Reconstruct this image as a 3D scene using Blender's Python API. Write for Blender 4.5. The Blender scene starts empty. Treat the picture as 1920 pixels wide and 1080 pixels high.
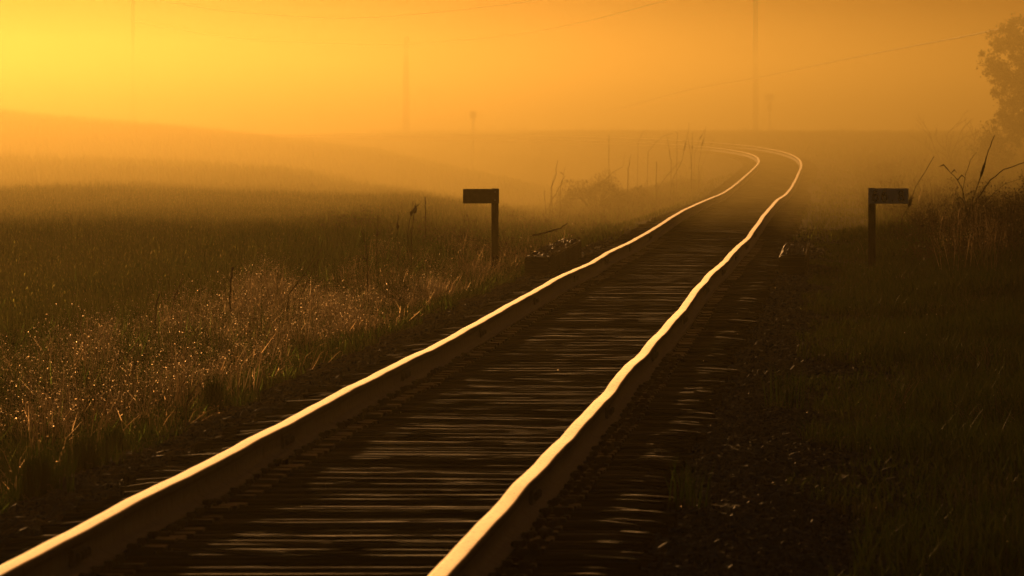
import bpy, math, random
import numpy as np
from mathutils import Vector, Matrix, Euler

random.seed(7)
rng = np.random.default_rng(11)
S = bpy.context.scene
COL = S.collection

# ------------------------------------------------------------------ camera, sky, sun, exposure
FPX = 16000.0            # focal length in photo pixels (300 mm lens on a 36 mm sensor)
YH = 212.0               # row of the level line
FALL = (245.0 - YH) / FPX  # the country falls this much per metre away from the camera
CZ = 2.0                 # eye height above the world zero
PHI = math.atan((540 - YH) / FPX)
cam_d = bpy.data.cameras.new("camera")
cam = bpy.data.objects.new("camera", cam_d)
COL.objects.link(cam)
cam_d.lens = 300.0
cam_d.sensor_width = 36.0
cam_d.clip_start = 0.5
cam_d.clip_end = 20000.0
cam.location = (0, 0, CZ)
cam.rotation_euler = (math.pi / 2 - PHI, 0, 0)
cam_d.dof.use_dof = True
cam_d.dof.focus_distance = 75.0
cam_d.dof.aperture_fstop = 20.0
S.camera = cam

SUN_EL = math.radians(3.6)
SUN_AZ = math.radians(-4.6)          # left of the view direction (+Y)
world = bpy.data.worlds.new("World")
S.world = world
world.use_nodes = True
wn, wl = world.node_tree.nodes, world.node_tree.links
wn.clear()
w_out = wn.new("ShaderNodeOutputWorld")
w_bg = wn.new("ShaderNodeBackground")
w_sky = wn.new("ShaderNodeTexSky")
w_sky.sky_type = 'NISHITA'
w_sky.sun_disc = False
w_sky.sun_elevation = SUN_EL
w_sky.sun_rotation = SUN_AZ
w_sky.dust_density = 4.0
w_sky.air_density = 1.6
w_sky.ozone_density = 0.6
w_mul = wn.new("ShaderNodeMix")
w_mul.data_type = 'RGBA'
w_mul.blend_type = 'MULTIPLY'
w_mul.inputs[0].default_value = 1.0
w_mul.inputs[7].default_value = (1.0, 0.76, 0.66, 1)
wl.new(w_sky.outputs[0], w_mul.inputs[6])
wl.new(w_mul.outputs[2], w_bg.inputs[0])
w_bg.inputs[1].default_value = 0.075
wl.new(w_bg.outputs[0], w_out.inputs[0])

sun_d = bpy.data.lights.new("sun", 'SUN')
sun_d.energy = 5.0
sun_d.angle = math.radians(0.6)
sun_d.color = (1.0, 0.47, 0.135)
sun = bpy.data.objects.new("sun", sun_d)
COL.objects.link(sun)
sdir = Vector((math.sin(SUN_AZ) * math.cos(SUN_EL), math.cos(SUN_AZ) * math.cos(SUN_EL), math.sin(SUN_EL)))
sun.rotation_euler = sdir.to_track_quat('Z', 'Y').to_euler()

S.view_settings.view_transform = 'Standard'
S.view_settings.look = 'None'
S.view_settings.gamma = 1.0
S.view_settings.exposure = -2.53
S.cycles.max_bounces = 6
S.cycles.volume_bounces = 0
S.cycles.transparent_max_bounces = 8
S.cycles.sample_clamp_indirect = 6.0

HAZE_DENSITY = 0.00036
MIST_DENSITY = 0.0060

# ------------------------------------------------------------------ helpers
def tag(o, label=None, cat=None, group=None, kind=None):
    if label: o['label'] = label
    if cat: o['category'] = cat
    if group: o['group'] = group
    if kind: o['kind'] = kind
    return o

def link(o, parent=None):
    COL.objects.link(o)
    if parent is not None:
        o.parent = parent
    return o

def empty(name, loc):
    o = bpy.data.objects.new(name, None)
    o.location = loc
    o.empty_display_size = 0.2
    return link(o)

def np_mesh(name, verts, faces, mats=(), smooth=False, mat_index=None):
    """faces: list of (n,k) int arrays"""
    me = bpy.data.meshes.new(name)
    verts = np.asarray(verts, dtype=np.float32)
    me.vertices.add(len(verts))
    me.vertices.foreach_set("co", verts.ravel())
    flat = np.concatenate([f.ravel() for f in faces]).astype(np.int32)
    tot = np.concatenate([np.full(len(f), f.shape[1]) for f in faces]).astype(np.int32)
    start = np.concatenate([[0], np.cumsum(tot)[:-1]]).astype(np.int32)
    me.loops.add(len(flat))
    me.loops.foreach_set("vertex_index", flat)
    me.polygons.add(len(tot))
    me.polygons.foreach_set("loop_start", start)
    me.polygons.foreach_set("loop_total", tot)
    for m in mats: me.materials.append(m)
    if mat_index is not None:
        me.polygons.foreach_set("material_index", np.asarray(mat_index, dtype=np.int32))
    me.polygons.foreach_set("use_smooth", np.full(len(tot), smooth))
    me.update(calc_edges=True)
    me.validate()
    return me

class MB:
    """collects simple solids, links them as one mesh"""
    def __init__(self): self.v = []; self.f = []
    def add(self, v, f):
        n = len(self.v)
        self.v += [tuple(p) for p in v]
        self.f += [tuple(i + n for i in q) for q in f]
    def box(self, x0, x1, y0, y1, z0, z1, bev=0.0, jit=0.0):
        b = bev
        if b <= 0:
            v = [(x, y, z) for z in (z0, z1) for y in (y0, y1) for x in (x0, x1)]
            f = [(0, 2, 3, 1), (4, 5, 7, 6), (0, 1, 5, 4), (2, 6, 7, 3), (0, 4, 6, 2), (1, 3, 7, 5)]
            self.add(v, f); return
        bm = __import__('bmesh').new()
        import bmesh
        bmesh.ops.create_cube(bm, size=1)
        for q in bm.verts:
            q.co = Vector(((x0 + x1) / 2 + q.co.x * (x1 - x0), (y0 + y1) / 2 + q.co.y * (y1 - y0), (z0 + z1) / 2 + q.co.z * (z1 - z0)))
        bmesh.ops.bevel(bm, geom=list(bm.edges), offset=b, segments=2, affect='EDGES')
        if jit:
            for q in bm.verts: q.co += Vector([random.uniform(-jit, jit) for _ in range(3)])
        bm.verts.ensure_lookup_table()
        self.add([q.co[:] for q in bm.verts], [[a.index for a in fc.verts] for fc in bm.faces])
        bm.free()
    def tube(self, pts, radii, n=6, cap=True):
        pts = [Vector(p) for p in pts]
        vs = []; fs = []
        for i, p in enumerate(pts):
            t = (pts[min(i + 1, len(pts) - 1)] - pts[max(i - 1, 0)])
            if t.length < 1e-9: t = Vector((0, 0, 1))
            t.normalize()
            a = t.cross(Vector((0, 1, 0.13)))
            if a.length < 1e-3: a = t.cross(Vector((1, 0, 0)))
            a.normalize(); b = t.cross(a)
            for k in range(n):
                w = 2 * math.pi * k / n
                vs.append(p + (a * math.cos(w) + b * math.sin(w)) * radii[i])
        for i in range(len(pts) - 1):
            for k in range(n):
                k2 = (k + 1) % n
                fs.append((i * n + k, i * n + k2, (i + 1) * n + k2, (i + 1) * n + k))
        if cap:
            fs.append(tuple(range(n))[::-1]); fs.append(tuple((len(pts) - 1) * n + k for k in range(n)))
        self.add(vs, fs)
    def build(self, name, mat, parent=None, smooth=False):
        me = bpy.data.meshes.new(name)
        me.from_pydata(self.v, [], self.f)
        me.materials.append(mat)
        for p in me.polygons: p.use_smooth = smooth
        me.update()
        return link(bpy.data.objects.new(name, me), parent)

def P(px, py, d):
    """world point seen at photo pixel (px, py) at forward distance d"""
    u = (px - 960) / FPX; v = -(py - 540) / FPX
    return Vector((d * u, d * (math.cos(PHI) + v * math.sin(PHI)), CZ + d * (-math.sin(PHI) + v * math.cos(PHI))))

# ------------------------------------------------------------------ materials
def new_mat(name):
    m = bpy.data.materials.new(name); m.use_nodes = True
    nt = m.node_tree; b = nt.nodes["Principled BSDF"]
    return m, nt, b

def noise_color(nt, cols, scale, detail=4, coord='Object', vec_scale=None, stops=None, rough=0.6):
    tc = nt.nodes.new("ShaderNodeTexCoord")
    oi = nt.nodes.new("ShaderNodeObjectInfo"); ml = nt.nodes.new("ShaderNodeMath"); ml.operation = 'MULTIPLY'; ml.inputs[1].default_value = 37.0
    nt.links.new(oi.outputs["Random"], ml.inputs[0])
    av_ = nt.nodes.new("ShaderNodeVectorMath"); av_.operation = 'ADD'
    nt.links.new(tc.outputs[coord], av_.inputs[0]); nt.links.new(ml.outputs[0], av_.inputs[1])
    n = nt.nodes.new("ShaderNodeTexNoise"); n.inputs["Scale"].default_value = scale
    n.inputs["Detail"].default_value = detail; n.inputs["Roughness"].default_value = rough
    if vec_scale:
        mp = nt.nodes.new("ShaderNodeMapping"); mp.inputs["Scale"].default_value = vec_scale
        nt.links.new(av_.outputs[0], mp.inputs[0]); nt.links.new(mp.outputs[0], n.inputs["Vector"])
    else:
        nt.links.new(av_.outputs[0], n.inputs["Vector"])
    r = nt.nodes.new("ShaderNodeValToRGB")
    e = r.color_ramp.elements
    stops = stops or [0.3 + 0.4 * i / (len(cols) - 1) for i in range(len(cols))]
    e[0].position = stops[0]; e[0].color = (*cols[0], 1)
    e[1].position = stops[-1]; e[1].color = (*cols[-1], 1)
    for i in range(1, len(cols) - 1):
        q = e.new(stops[i]); q.color = (*cols[i], 1)
    nt.links.new(n.outputs["Fac"], r.inputs[0])
    return r, n

def bump(nt, b, src, strength, dist):
    bp = nt.nodes.new("ShaderNodeBump")
    bp.inputs["Strength"].default_value = strength; bp.inputs["Distance"].default_value = dist
    nt.links.new(src, bp.inputs["Height"]); nt.links.new(bp.outputs[0], b.inputs["Normal"])

def simple(name, cols, scale, rough=0.7, spec=0.3, metal=0.0, bstr=0.0, bdist=0.01, vec_scale=None, stops=None):
    m, nt, b = new_mat(name)
    r, n = noise_color(nt, cols, scale, vec_scale=vec_scale, stops=stops)
    nt.links.new(r.outputs[0], b.inputs["Base Color"])
    b.inputs["Roughness"].default_value = rough
    b.inputs["Specular IOR Level"].default_value = spec
    b.inputs["Metallic"].default_value = metal
    if bstr: bump(nt, b, n.outputs["Fac"], bstr, bdist)
    return m

def leafy(name, cols, scale, trans=0.45, rough=0.5, spec=0.4, fwd=0.0):
    m, nt, b = new_mat(name)
    r, n = noise_color(nt, cols, scale, detail=2)
    nt.links.new(r.outputs[0], b.inputs["Base Color"])
    b.inputs["Roughness"].default_value = rough
    b.inputs["Specular IOR Level"].default_value = spec
    t = nt.nodes.new("ShaderNodeBsdfTranslucent")
    nt.links.new(r.outputs[0], t.inputs[0])
    mx = nt.nodes.new("ShaderNodeMixShader"); mx.inputs[0].default_value = trans
    nt.links.new(b.outputs[0], mx.inputs[1]); nt.links.new(t.outputs[0], mx.inputs[2])
    out = mx.outputs[0]
    if fwd:                                     # thin fibres pass the light on in a wide forward lobe
        rf = nt.nodes.new("ShaderNodeBsdfRefraction"); rf.distribution = 'GGX'
        rf.inputs["Roughness"].default_value = .5; rf.inputs["IOR"].default_value = 1.12
        nt.links.new(r.outputs[0], rf.inputs[0])
        m2 = nt.nodes.new("ShaderNodeMixShader"); m2.inputs[0].default_value = fwd
        nt.links.new(out, m2.inputs[1]); nt.links.new(rf.outputs[0], m2.inputs[2]); out = m2.outputs[0]
    nt.links.new(out, nt.nodes["Material Output"].inputs[0])
    return m

M = {}
M['earth'] = simple("earth", [(.022, .018, .013), (.045, .036, .024), (.035, .035, .018)], 1.5, .95, .1, bstr=.6, bdist=.04)
M['stone'] = simple("ballast_stone", [(.05, .05, .055), (.11, .10, .10), (.22, .19, .17)], 9, .65, .3, bstr=.3, bdist=.004)
M['boulder'] = simple("rock", [(.06, .055, .055), (.13, .12, .11)], 12, .6, .4, bstr=.6, bdist=.01)
M['tie'] = simple("tie_timber", [(.02, .016, .013), (.07, .052, .04), (.2, .15, .11)], 3, .36, .8, bstr=.4, bdist=.006, vec_scale=(0.15, 16, 16))
_nt = M['tie'].node_tree; _b = _nt.nodes["Principled BSDF"]
_b.inputs["Roughness"].default_value = .72; _b.inputs["Anisotropic"].default_value = .9
_b.inputs["Specular Tint"].default_value = (.72, .5, .32, 1)
_cx = _nt.nodes.new("ShaderNodeCombineXYZ"); _cx.inputs[0].default_value = 1.0
_vt = _nt.nodes.new("ShaderNodeVectorTransform"); _vt.vector_type = 'VECTOR'; _vt.convert_from = 'OBJECT'; _vt.convert_to = 'WORLD'
_nt.links.new(_cx.outputs[0], _vt.inputs[0]); _nt.links.new(_vt.outputs[0], _b.inputs["Tangent"])
_r2, _n2 = noise_color(_nt, [(.0, .0, .0), (.15, .15, .15), (.8, .8, .8)], 1.1, vec_scale=(.09, 46, 0), stops=[.46, .54, .62])
_nt.links.new(_r2.outputs[0], _b.inputs["Specular IOR Level"])
M['rust'] = simple("rusty_steel", [(.12, .095, .095), (.21, .17, .155), (.21, .195, .21)], 14, .6, .45, metal=.2, bstr=.2, bdist=.003)
M['plate'] = simple("plate_steel", [(.05, .042, .042), (.10, .085, .08)], 20, .5, .4, metal=.2, bstr=.2, bdist=.002)
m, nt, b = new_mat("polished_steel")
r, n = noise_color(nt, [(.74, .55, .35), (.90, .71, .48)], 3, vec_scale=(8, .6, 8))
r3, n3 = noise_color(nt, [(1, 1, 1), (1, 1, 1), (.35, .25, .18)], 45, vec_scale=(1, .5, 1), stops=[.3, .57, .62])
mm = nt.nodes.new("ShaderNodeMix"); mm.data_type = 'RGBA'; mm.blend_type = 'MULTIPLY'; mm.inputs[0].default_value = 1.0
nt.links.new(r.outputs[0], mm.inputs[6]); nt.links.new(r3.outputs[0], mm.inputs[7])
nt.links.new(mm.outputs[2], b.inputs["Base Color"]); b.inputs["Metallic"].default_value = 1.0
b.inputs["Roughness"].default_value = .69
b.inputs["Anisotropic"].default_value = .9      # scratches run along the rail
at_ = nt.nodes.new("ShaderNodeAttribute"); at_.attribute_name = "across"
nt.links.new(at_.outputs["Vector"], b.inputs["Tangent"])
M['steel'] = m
M['post'] = simple("post_timber", [(.03, .024, .02), (.07, .055, .045)], 6, .8, .2, bstr=.4, bdist=.005, vec_scale=(12, 12, 1))
M['panel_back'] = simple("sign_back", [(.05, .04, .035), (.08, .065, .055)], 9, .7, .3)
M['panel_face'] = simple("sign_face", [(.80, .78, .78), (.88, .87, .86)], 9, .6, .3)
M['black'] = simple("black_paint", [(.012, .011, .01), (.02, .018, .016)], 30, .6, .3)
M['pole'] = simple("pole_timber", [(.05, .035, .025), (.09, .065, .045)], 4, .85, .2, vec_scale=(6, 6, .5))
M['metal'] = simple("grey_metal", [(.14, .14, .14), (.22, .22, .21)], 12, .5, .4, metal=.5)
m, nt, b = new_mat("cable_metal")
b.inputs["Base Color"].default_value = (.7, .66, .58, 1); b.inputs["Metallic"].default_value = 1; b.inputs["Roughness"].default_value = .69
M['cable'] = m
M['grass'] = leafy("green_grass", [(.035, .06, .012), (.06, .10, .02), (.11, .12, .035)], 1.2, .55, fwd=.03)
M['shade_grass'] = leafy("shade_grass", [(.04, .066, .016), (.07, .10, .022), (.11, .10, .035)], 1.2, .55, fwd=.01)
M['field'] = leafy("field_grass", [(.06, .085, .018), (.10, .125, .025), (.15, .14, .045)], .8, .6, fwd=.04)
M['seed'] = leafy("seed_head", [(.08, .09, .02), (.22, .22, .05), (.16, .11, .06)], 3, .6, fwd=.06)
M['straw'] = leafy("dry_straw", [(.22, .14, .07), (.40, .28, .15), (.55, .42, .26)], 5, .5, .4, .5, .035)
M['litter'] = leafy("dead_stems", [(.10, .07, .04), (.30, .21, .12)], 5, .3, .45, .5)
M['fluff'] = leafy("seed_fluff", [(.45, .32, .2), (.8, .66, .48)], 6, .6, .45, .4, .045)
M['speck'] = leafy("glint_speck", [(.6, .5, .36), (.9, .8, .6)], 6, .6, .4, .5, .25)  # very pale colour and strong forward lobe, made to read as glints
M['reed'] = leafy("dry_reed", [(.06, .04, .02), (.12, .08, .045)], 5, .2, .6, .3)
M['twig'] = simple("bark", [(.035, .026, .018), (.07, .05, .035)], 8, .85, .2, bstr=.4)
M['leaf'] = leafy("tree_leaf", [(.03, .05, .012), (.05, .075, .02), (.07, .09, .03)], 1.6, .4)
M['brush'] = leafy("dry_brush", [(.08, .055, .03), (.15, .10, .055)], 4, .35)

# ------------------------------------------------------------------ the line of the track
ds = 0.5
ts = np.arange(0, 640, ds)
tk = -np.clip((ts - 280) / 100., 0, 1) / 400.
tth = np.arctan(.0385) + np.cumsum(tk) * ds
tx = -2.1 + np.cumsum(np.sin(tth)) * ds
ty = np.cumsum(np.cos(tth)) * ds

TL = [(0,1069),(59.4,1038.6),(138.5,995.7),(198,965),(245.4,938.9),(296.8,912),(360,884),(419.4,852),(478.9,819.7),(538.3,790),(578,769.2),(617.6,747.4),(657.2,726.6),(696.8,707.3),(736.5,687),(759.6,674.4),(809,652.6),(838.9,637.1),(878.5,613.9),(918,592.1),(957.8,569.5),(997.4,547.8),(1021,534.9),(1047,519.8),(1076.7,506.3),(1107.6,493.5),(1139.7,472.9),(1181,454),(1208.6,438.9),(1236,422.4),(1254.5,409.7),(1282,393.7),(1309.6,381),(1337,369.6),(1355.5,360.8),(1387.7,343),(1401.5,327),(1410.6,314.4)]
TR = [(823,1078),(848,1048.9),(873.6,1021.7),(900.8,991.5),(926,963.3),(951.4,937),(961,922.5),(984.4,897.2),(1011,873),(1029.3,853.2),(1051,830.4),(1067,816.5),(1078.9,800.7),(1098.7,778.9),(1122.5,754),(1144.3,733.3),(1158,713.5),(1170,697.6),(1183.9,682.8),(1207.7,662),(1222.5,640),(1239.4,625),(1250.6,611.9),(1260,598.8),(1277.8,581),(1286,570.6),(1299.4,551.9),(1306.9,540.6),(1320,528.4),(1331.5,513.5),(1350,497.5),(1361,488),(1370,475.5),(1387,459.5),(1403.8,445.3),(1410.7,432.7),(1421,420),(1431,405),(1447.4,385.6),(1456.6,375.3),(1474,363),(1480.5,353.5),(1490,345),(1496.7,326.7)]
FL = [(1403,288),(1383,282.5),(1366.7,280.3),(1333,275.8),(1300,273),(1250,270),(1200,267.3),(1127,264),(1042,261.5),(956,258.6),(785,254.5)]
FR = [(1483,287.5),(1450,278.3),(1416.7,274.7),(1366.7,270),(1316.7,265.8),(1266.7,262.8),(1200,260.7),(1127,257.6),(999,254.2),(913.7,252.9),(785,251)]

def rail_profile(near, far, o):
    """height of one rail's running surface along ts, surveyed from its own sags"""
    xx = tx + o * np.cos(tth); yy = ty - o * np.sin(tth)
    px = 960 + FPX * xx / np.maximum(yy, 1)
    n = px[120:].argmax() + 120
    sn = np.array([np.interp(p[0], px[40:n], ts[40:n]) for p in near])
    sf = np.array([np.interp(-p[0], -px[n:], ts[n:]) for p in far])
    s = np.r_[sn, sf]
    y = np.interp(s, ts, yy)
    row = np.array([p[1] for p in near] + [p[1] for p in far])
    z = y * np.tan(np.arctan((540 - row) / FPX) - PHI)
    k = np.argsort(s); s, z = s[k], z[k]
    far_k = s > 200
    # far part: keep only its smooth trend
    q = np.polyfit(s[far_k], z[far_k], 3)
    trend = np.polyval(q, ts)
    zz = np.interp(ts, s, z)
    zz = np.where(ts < s[0], -1.492 - FALL * ts, zz)
    w = np.clip((ts - 190) / 40., 0, 1)
    zz = zz * (1 - w) + trend * w
    end = np.interp(500, ts, zz)
    zz = np.where(ts > 500, end + (ts - 500) * (.0005 - FALL * .8), zz)
    ker = np.array([0, 1, 4, 1, 0.]); ker /= ker.sum()
    zz = np.convolve(np.pad(zz, 2, mode='edge'), ker, mode='valid')
    # small surface waviness of worn, battered rail
    ph = 1.3 if o > 0 else 4.1
    zz = zz + .0016 * np.sin(ts * 2 * math.pi / 3.9 + ph) + .001 * np.sin(ts * 2 * math.pi / 1.7 + 2 * ph)
    return zz
zL = rail_profile(TL, FL, -.7525)
zR = rail_profile(TR, FR, .7525)
zC = (zL + zR) / 2
kk = np.ones(41) / 41
zS = np.convolve(np.pad(zC, 20, mode='edge'), kk, mode='valid')       # smooth bed level

def track_at(Y):
    Y = np.asarray(Y, float)
    return np.interp(Y, ty, tx), np.interp(Y, ty, tth), np.interp(Y, ty, zS)

def smooth_knots(Y, ky, kz):
    """kz: list of arrays broadcast with Y; smoothstep interpolation between knots"""
    out = np.array(kz[0] + 0 * Y, float)
    for i in range(len(ky) - 1):
        t = np.clip((Y - ky[i]) / (ky[i + 1] - ky[i]), 0, 1)
        t = t * t * (3 - 2 * t)
        out = out + t * (kz[i + 1] - kz[i])
    return out

def wob(X, Y, a, sc, seed):
    r_ = np.random.default_rng(seed); o = 0 * X
    for i in range(5):
        kx, ky_, p = r_.normal(), r_.normal() * .5, r_.uniform(0, 6.28)
        o = o + np.sin((X * kx + Y * ky_) / sc * 2.2 + p)
    return a * o / 2.2

def Hrel(X, Y):
    X = np.asarray(X, float); Y = np.asarray(Y, float)
    cx, th, cz = track_at(Y)
    o = (X - cx) * np.cos(th)
    # field on the left: three low swells running across the view
    c1 = -1.56 - .022 * np.clip(X + 11.4, -30, 9) - .16 * np.clip(X + 2.4, 0, 4)
    c2 = -.98 - .05 * np.clip(X + 14, -20, 7) - .2 * np.clip(X + 7, 0, 6)
    c3 = .62 - .0963 * np.clip(X + 20, -8, 9) - .125 * np.clip(X + 11, 0, 5.5) - .23 * np.clip(X + 5.5, 0, 8)
    field = smooth_knots(Y, [0, 60, 100, 150, 190, 222, 262, 292, 345, 430, 620],
                         [-2.1 + 0 * X, -2.1 + 0 * X, -2.05 + 0 * X, -1.86 + 0 * X, c1, np.minimum(c1 - .35, -1.9), c2, np.minimum(c2 - .3, -1.2), c3, c3 - .9, -2.2 + 0 * X])
    field = field + wob(X, Y, .05, 9, 3)
    field = field - FALL * Y
    # ditch edge close to the line stays lower than the bed
    wl = np.clip((-o - 3.0) / 3.5, 0, 1); wl = wl * wl * (3 - 2 * wl)
    left = (cz - .62) * (1 - wl) + field * wl
    # right: ground nearly level with the bed, rising gently away from it
    right = cz - .30 + .05 * np.clip(o - 4, 0, 6) + wob(X, Y, .04, 5, 5)
    beyond = np.clip((Y - 500) / 160, 0, 1)
    right = right * (1 - beyond) + (-1.9 - FALL * Y) * beyond
    side = np.where(o < 0, left, right)
    w = np.clip((np.abs(o) - 1.45) / np.where(o < 0, 1.5, .9), 0, 1); w = w * w * (3 - 2 * w)
    z = (cz - .25) * (1 - w) + side * w
    far = np.clip((Y - 640) / 300, 0, 1)
    z = z * (1 - far) + (-3.0 - FALL * Y) * far
    return z, o

def H(X, Y):
    return CZ + Hrel(X, Y)[0]

# ------------------------------------------------------------------ ground
yy = np.r_[np.arange(-40, 20, 6), np.arange(20, 200, .7), np.arange(200, 520, 2.0), np.arange(520, 900, 12), np.geomspace(900, 9000, 14)]
xx = np.r_[-np.geomspace(4000, 48, 16), np.arange(-46, -14, 1.0), np.arange(-14, 16, .3), np.arange(16, 46, 1.0), np.geomspace(48, 4000, 16)]
GX, GY = np.meshgrid(xx, yy)
GZ = H(GX, GY) + np.where(np.abs(GX) < 16, rng.normal(0, .006, GX.shape), 0)
nx, ny = len(xx), len(yy)
idx = np.arange(nx * ny).reshape(ny, nx)
quads = np.stack([idx[:-1, :-1], idx[:-1, 1:], idx[1:, 1:], idx[1:, :-1]], -1).reshape(-1, 4)
me = np_mesh("ground", np.stack([GX, GY, GZ], -1).reshape(-1, 3), [quads], [M['earth']], smooth=True)
tag(link(bpy.data.objects.new("ground", me)), kind='structure', label='dark earth under the track, verges and rolling field')

# ------------------------------------------------------------------ ballast
def stones(name, X, Y, size, mat, sink=.35):
    n = len(X)
    base = np.array([(-1, -1, -1), (1, -1, -1), (1, 1, -1), (-1, 1, -1), (-1, -1, 1), (1, -1, 1), (1, 1, 1), (-1, 1, 1)], float) * .5
    top = base.copy(); top[4:] *= (.62, .62, 1)
    v = top[None] + rng.uniform(-.17, .17, (n, 8, 3))
    v = v * (size[:, None, None] * np.stack([rng.uniform(.7, 1.3, n), rng.uniform(.7, 1.2, n), rng.uniform(.5, .95, n)], -1)[:, None, :])
    a = rng.uniform(0, 6.283, n); t = rng.normal(0, .35, n)
    x, y, z = v[..., 0].copy(), v[..., 1].copy(), v[..., 2].copy()
    y, z = y * np.cos(t)[:, None] - z * np.sin(t)[:, None], y * np.sin(t)[:, None] + z * np.cos(t)[:, None]
    x, y = x * np.cos(a)[:, None] - y * np.sin(a)[:, None], x * np.sin(a)[:, None] + y * np.cos(a)[:, None]
    g = H(X, Y) + size * (.5 - sink) * .6
    v = np.stack([x + X[:, None], y + Y[:, None], z + g[:, None]], -1).reshape(-1, 3)
    f = np.array([(0, 3, 2, 1), (4, 5, 6, 7), (0, 1, 5, 4), (1, 2, 6, 5), (2, 3, 7, 6), (3, 0, 4, 7)])
    F = (f[None] + (np.arange(n) * 8)[:, None, None]).reshape(-1, 4)
    return np_mesh(name, v, [F], [mat])

def along(n, y0, y1, o0, o1, power=1.0):
    Y = y0 + (y1 - y0) * rng.uniform(0, 1, n) ** power
    o = rng.uniform(o0, o1, n)
    cx, th, _ = track_at(Y)
    return cx + o, Y
Xa, Ya = along(30000, 24, 150, -2.7, 2.5, 1.5)
Xb, Yb = along(22000, 24, 120, 1.25, 2.6, 1.4)
Xc_, Yc_ = along(20000, 24, 120, -2.8, -1.25, 1.4)
X_ = np.r_[Xa, Xb, Xc_]; Y_ = np.r_[Ya, Yb, Yc_]
sz = rng.uniform(.02, .05, len(X_)) * (1 + .6 * (rng.uniform(0, 1, len(X_)) > .93))
me = stones("gravel", X_, Y_, sz, M['stone'])
tag(link(bpy.data.objects.new("gravel", me)), 'dark angular ballast stones between and beside the ties', kind='stuff')

# ------------------------------------------------------------------ rails
def rail_section():
    pts = [(-.070, -.150), (.070, -.150), (.070, -.139), (.030, -.128), (.010, -.115), (.0085, -.060), (.012, -.046), (.036, -.036),
           (.0365, -.010), (.0358, -.0055), (.0335, -.0022), (.029, -.0006), (.015, -.0001), (0, 0), (-.015, -.0001), (-.029, -.0006), (-.0335, -.0022), (-.0358, -.0055), (-.0365, -.010), (-.036, -.036), (-.012, -.046),
           (-.0085, -.060), (-.010, -.115), (-.030, -.128), (-.070, -.139)]
    return np.array(pts)
SEC = rail_section()
def make_rail(o, z, label):
    a, bnd = 44, 1240                       # from 22 m on
    rr = np.random.default_rng(5 if o > 0 else 6)
    s = ts[a:bnd]
    lat = o + .002 * np.sin(s / 5.1 + o * 9) + .0018 * np.sin(s / 1.9 + o * 3)
    cx = tx[a:bnd] + lat * np.cos(tth[a:bnd]); cy = ty[a:bnd] - lat * np.sin(tth[a:bnd])
    n, k = len(s), len(SEC)
    V = np.zeros((n, k, 3))
    V[..., 0] = cx[:, None] + SEC[None, :, 0] * np.cos(tth[a:bnd])[:, None]
    V[..., 1] = cy[:, None] - SEC[None, :, 0] * np.sin(tth[a:bnd])[:, None]
    V[..., 2] = CZ + z[a:bnd][:, None] + SEC[None, :, 1]
    i = np.arange(n - 1)[:, None] * k; j = np.arange(k)[None]; j2 = (j + 1) % k
    Q = np.stack([i + j, i + j2, i + k + j2, i + k + j], -1)
    mi = np.where((np.arange(k) >= 9) & (np.arange(k) <= 17), 0, 1)
    mi = np.broadcast_to(mi[None], (n - 1, k)).ravel()
    me = np_mesh("rail", V.reshape(-1, 3), [Q.reshape(-1, 4)], [M['steel'], M['rust']], smooth=True, mat_index=mi)
    av = me.attributes.new("across", 'FLOAT_VECTOR', 'POINT')
    A_ = np.zeros((n, k, 3)); A_[..., 0] = np.cos(tth[a:bnd])[:, None]; A_[..., 1] = -np.sin(tth[a:bnd])[:, None]
    av.data.foreach_set("vector", A_.astype(np.float32).ravel())
    ob = link(bpy.data.objects.new("rail", me))
    tag(ob, label, 'rail', 'the two rails of the track')
    return ob
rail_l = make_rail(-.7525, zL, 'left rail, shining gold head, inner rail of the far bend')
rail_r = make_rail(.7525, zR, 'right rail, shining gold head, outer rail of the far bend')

def at_s(s, o, z=None):
    X = np.interp(s, ts, tx); Y = np.interp(s, ts, ty); th = np.interp(s, ts, tth)
    return X + o * math.cos(th), Y - o * math.sin(th), th

def joint_mesh():
    mb = MB()
    for sx in (-1, 1):
        x0, x1 = sorted((sx * .0115, sx * .03))
        mb.box(x0, x1, -.3, .3, -.118, -.05, bev=.004)
        for q in (-.22, -.08, .08, .22):
            x0, x1 = sorted((sx * .03, sx * .05))
            mb.box(x0, x1, q - .018, q + .018, -.10, -.065, bev=.004)
    me = bpy.data.meshes.new("joint_bar"); me.from_pydata(mb.v, [], mb.f); me.materials.append(M['rust'])
    return me
jm = joint_mesh()
for ob, o, z, s0 in ((rail_l, -.7525, zL, 31.2), (rail_r, .7525, zR, 36.4)):
    for i in range(9):
        s = s0 + 11.9 * i
        x, y, th = at_s(s, o)
        j = bpy.data.objects.new("joint_bar", jm); link(j, ob)
        dz = (np.interp(s + .3, ts, z) - np.interp(s - .3, ts, z)) / .6
        j.location = (x, y, CZ + float(np.interp(s, ts, z)))
        j.rotation_euler = (math.atan(dz), 0, -th)

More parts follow.
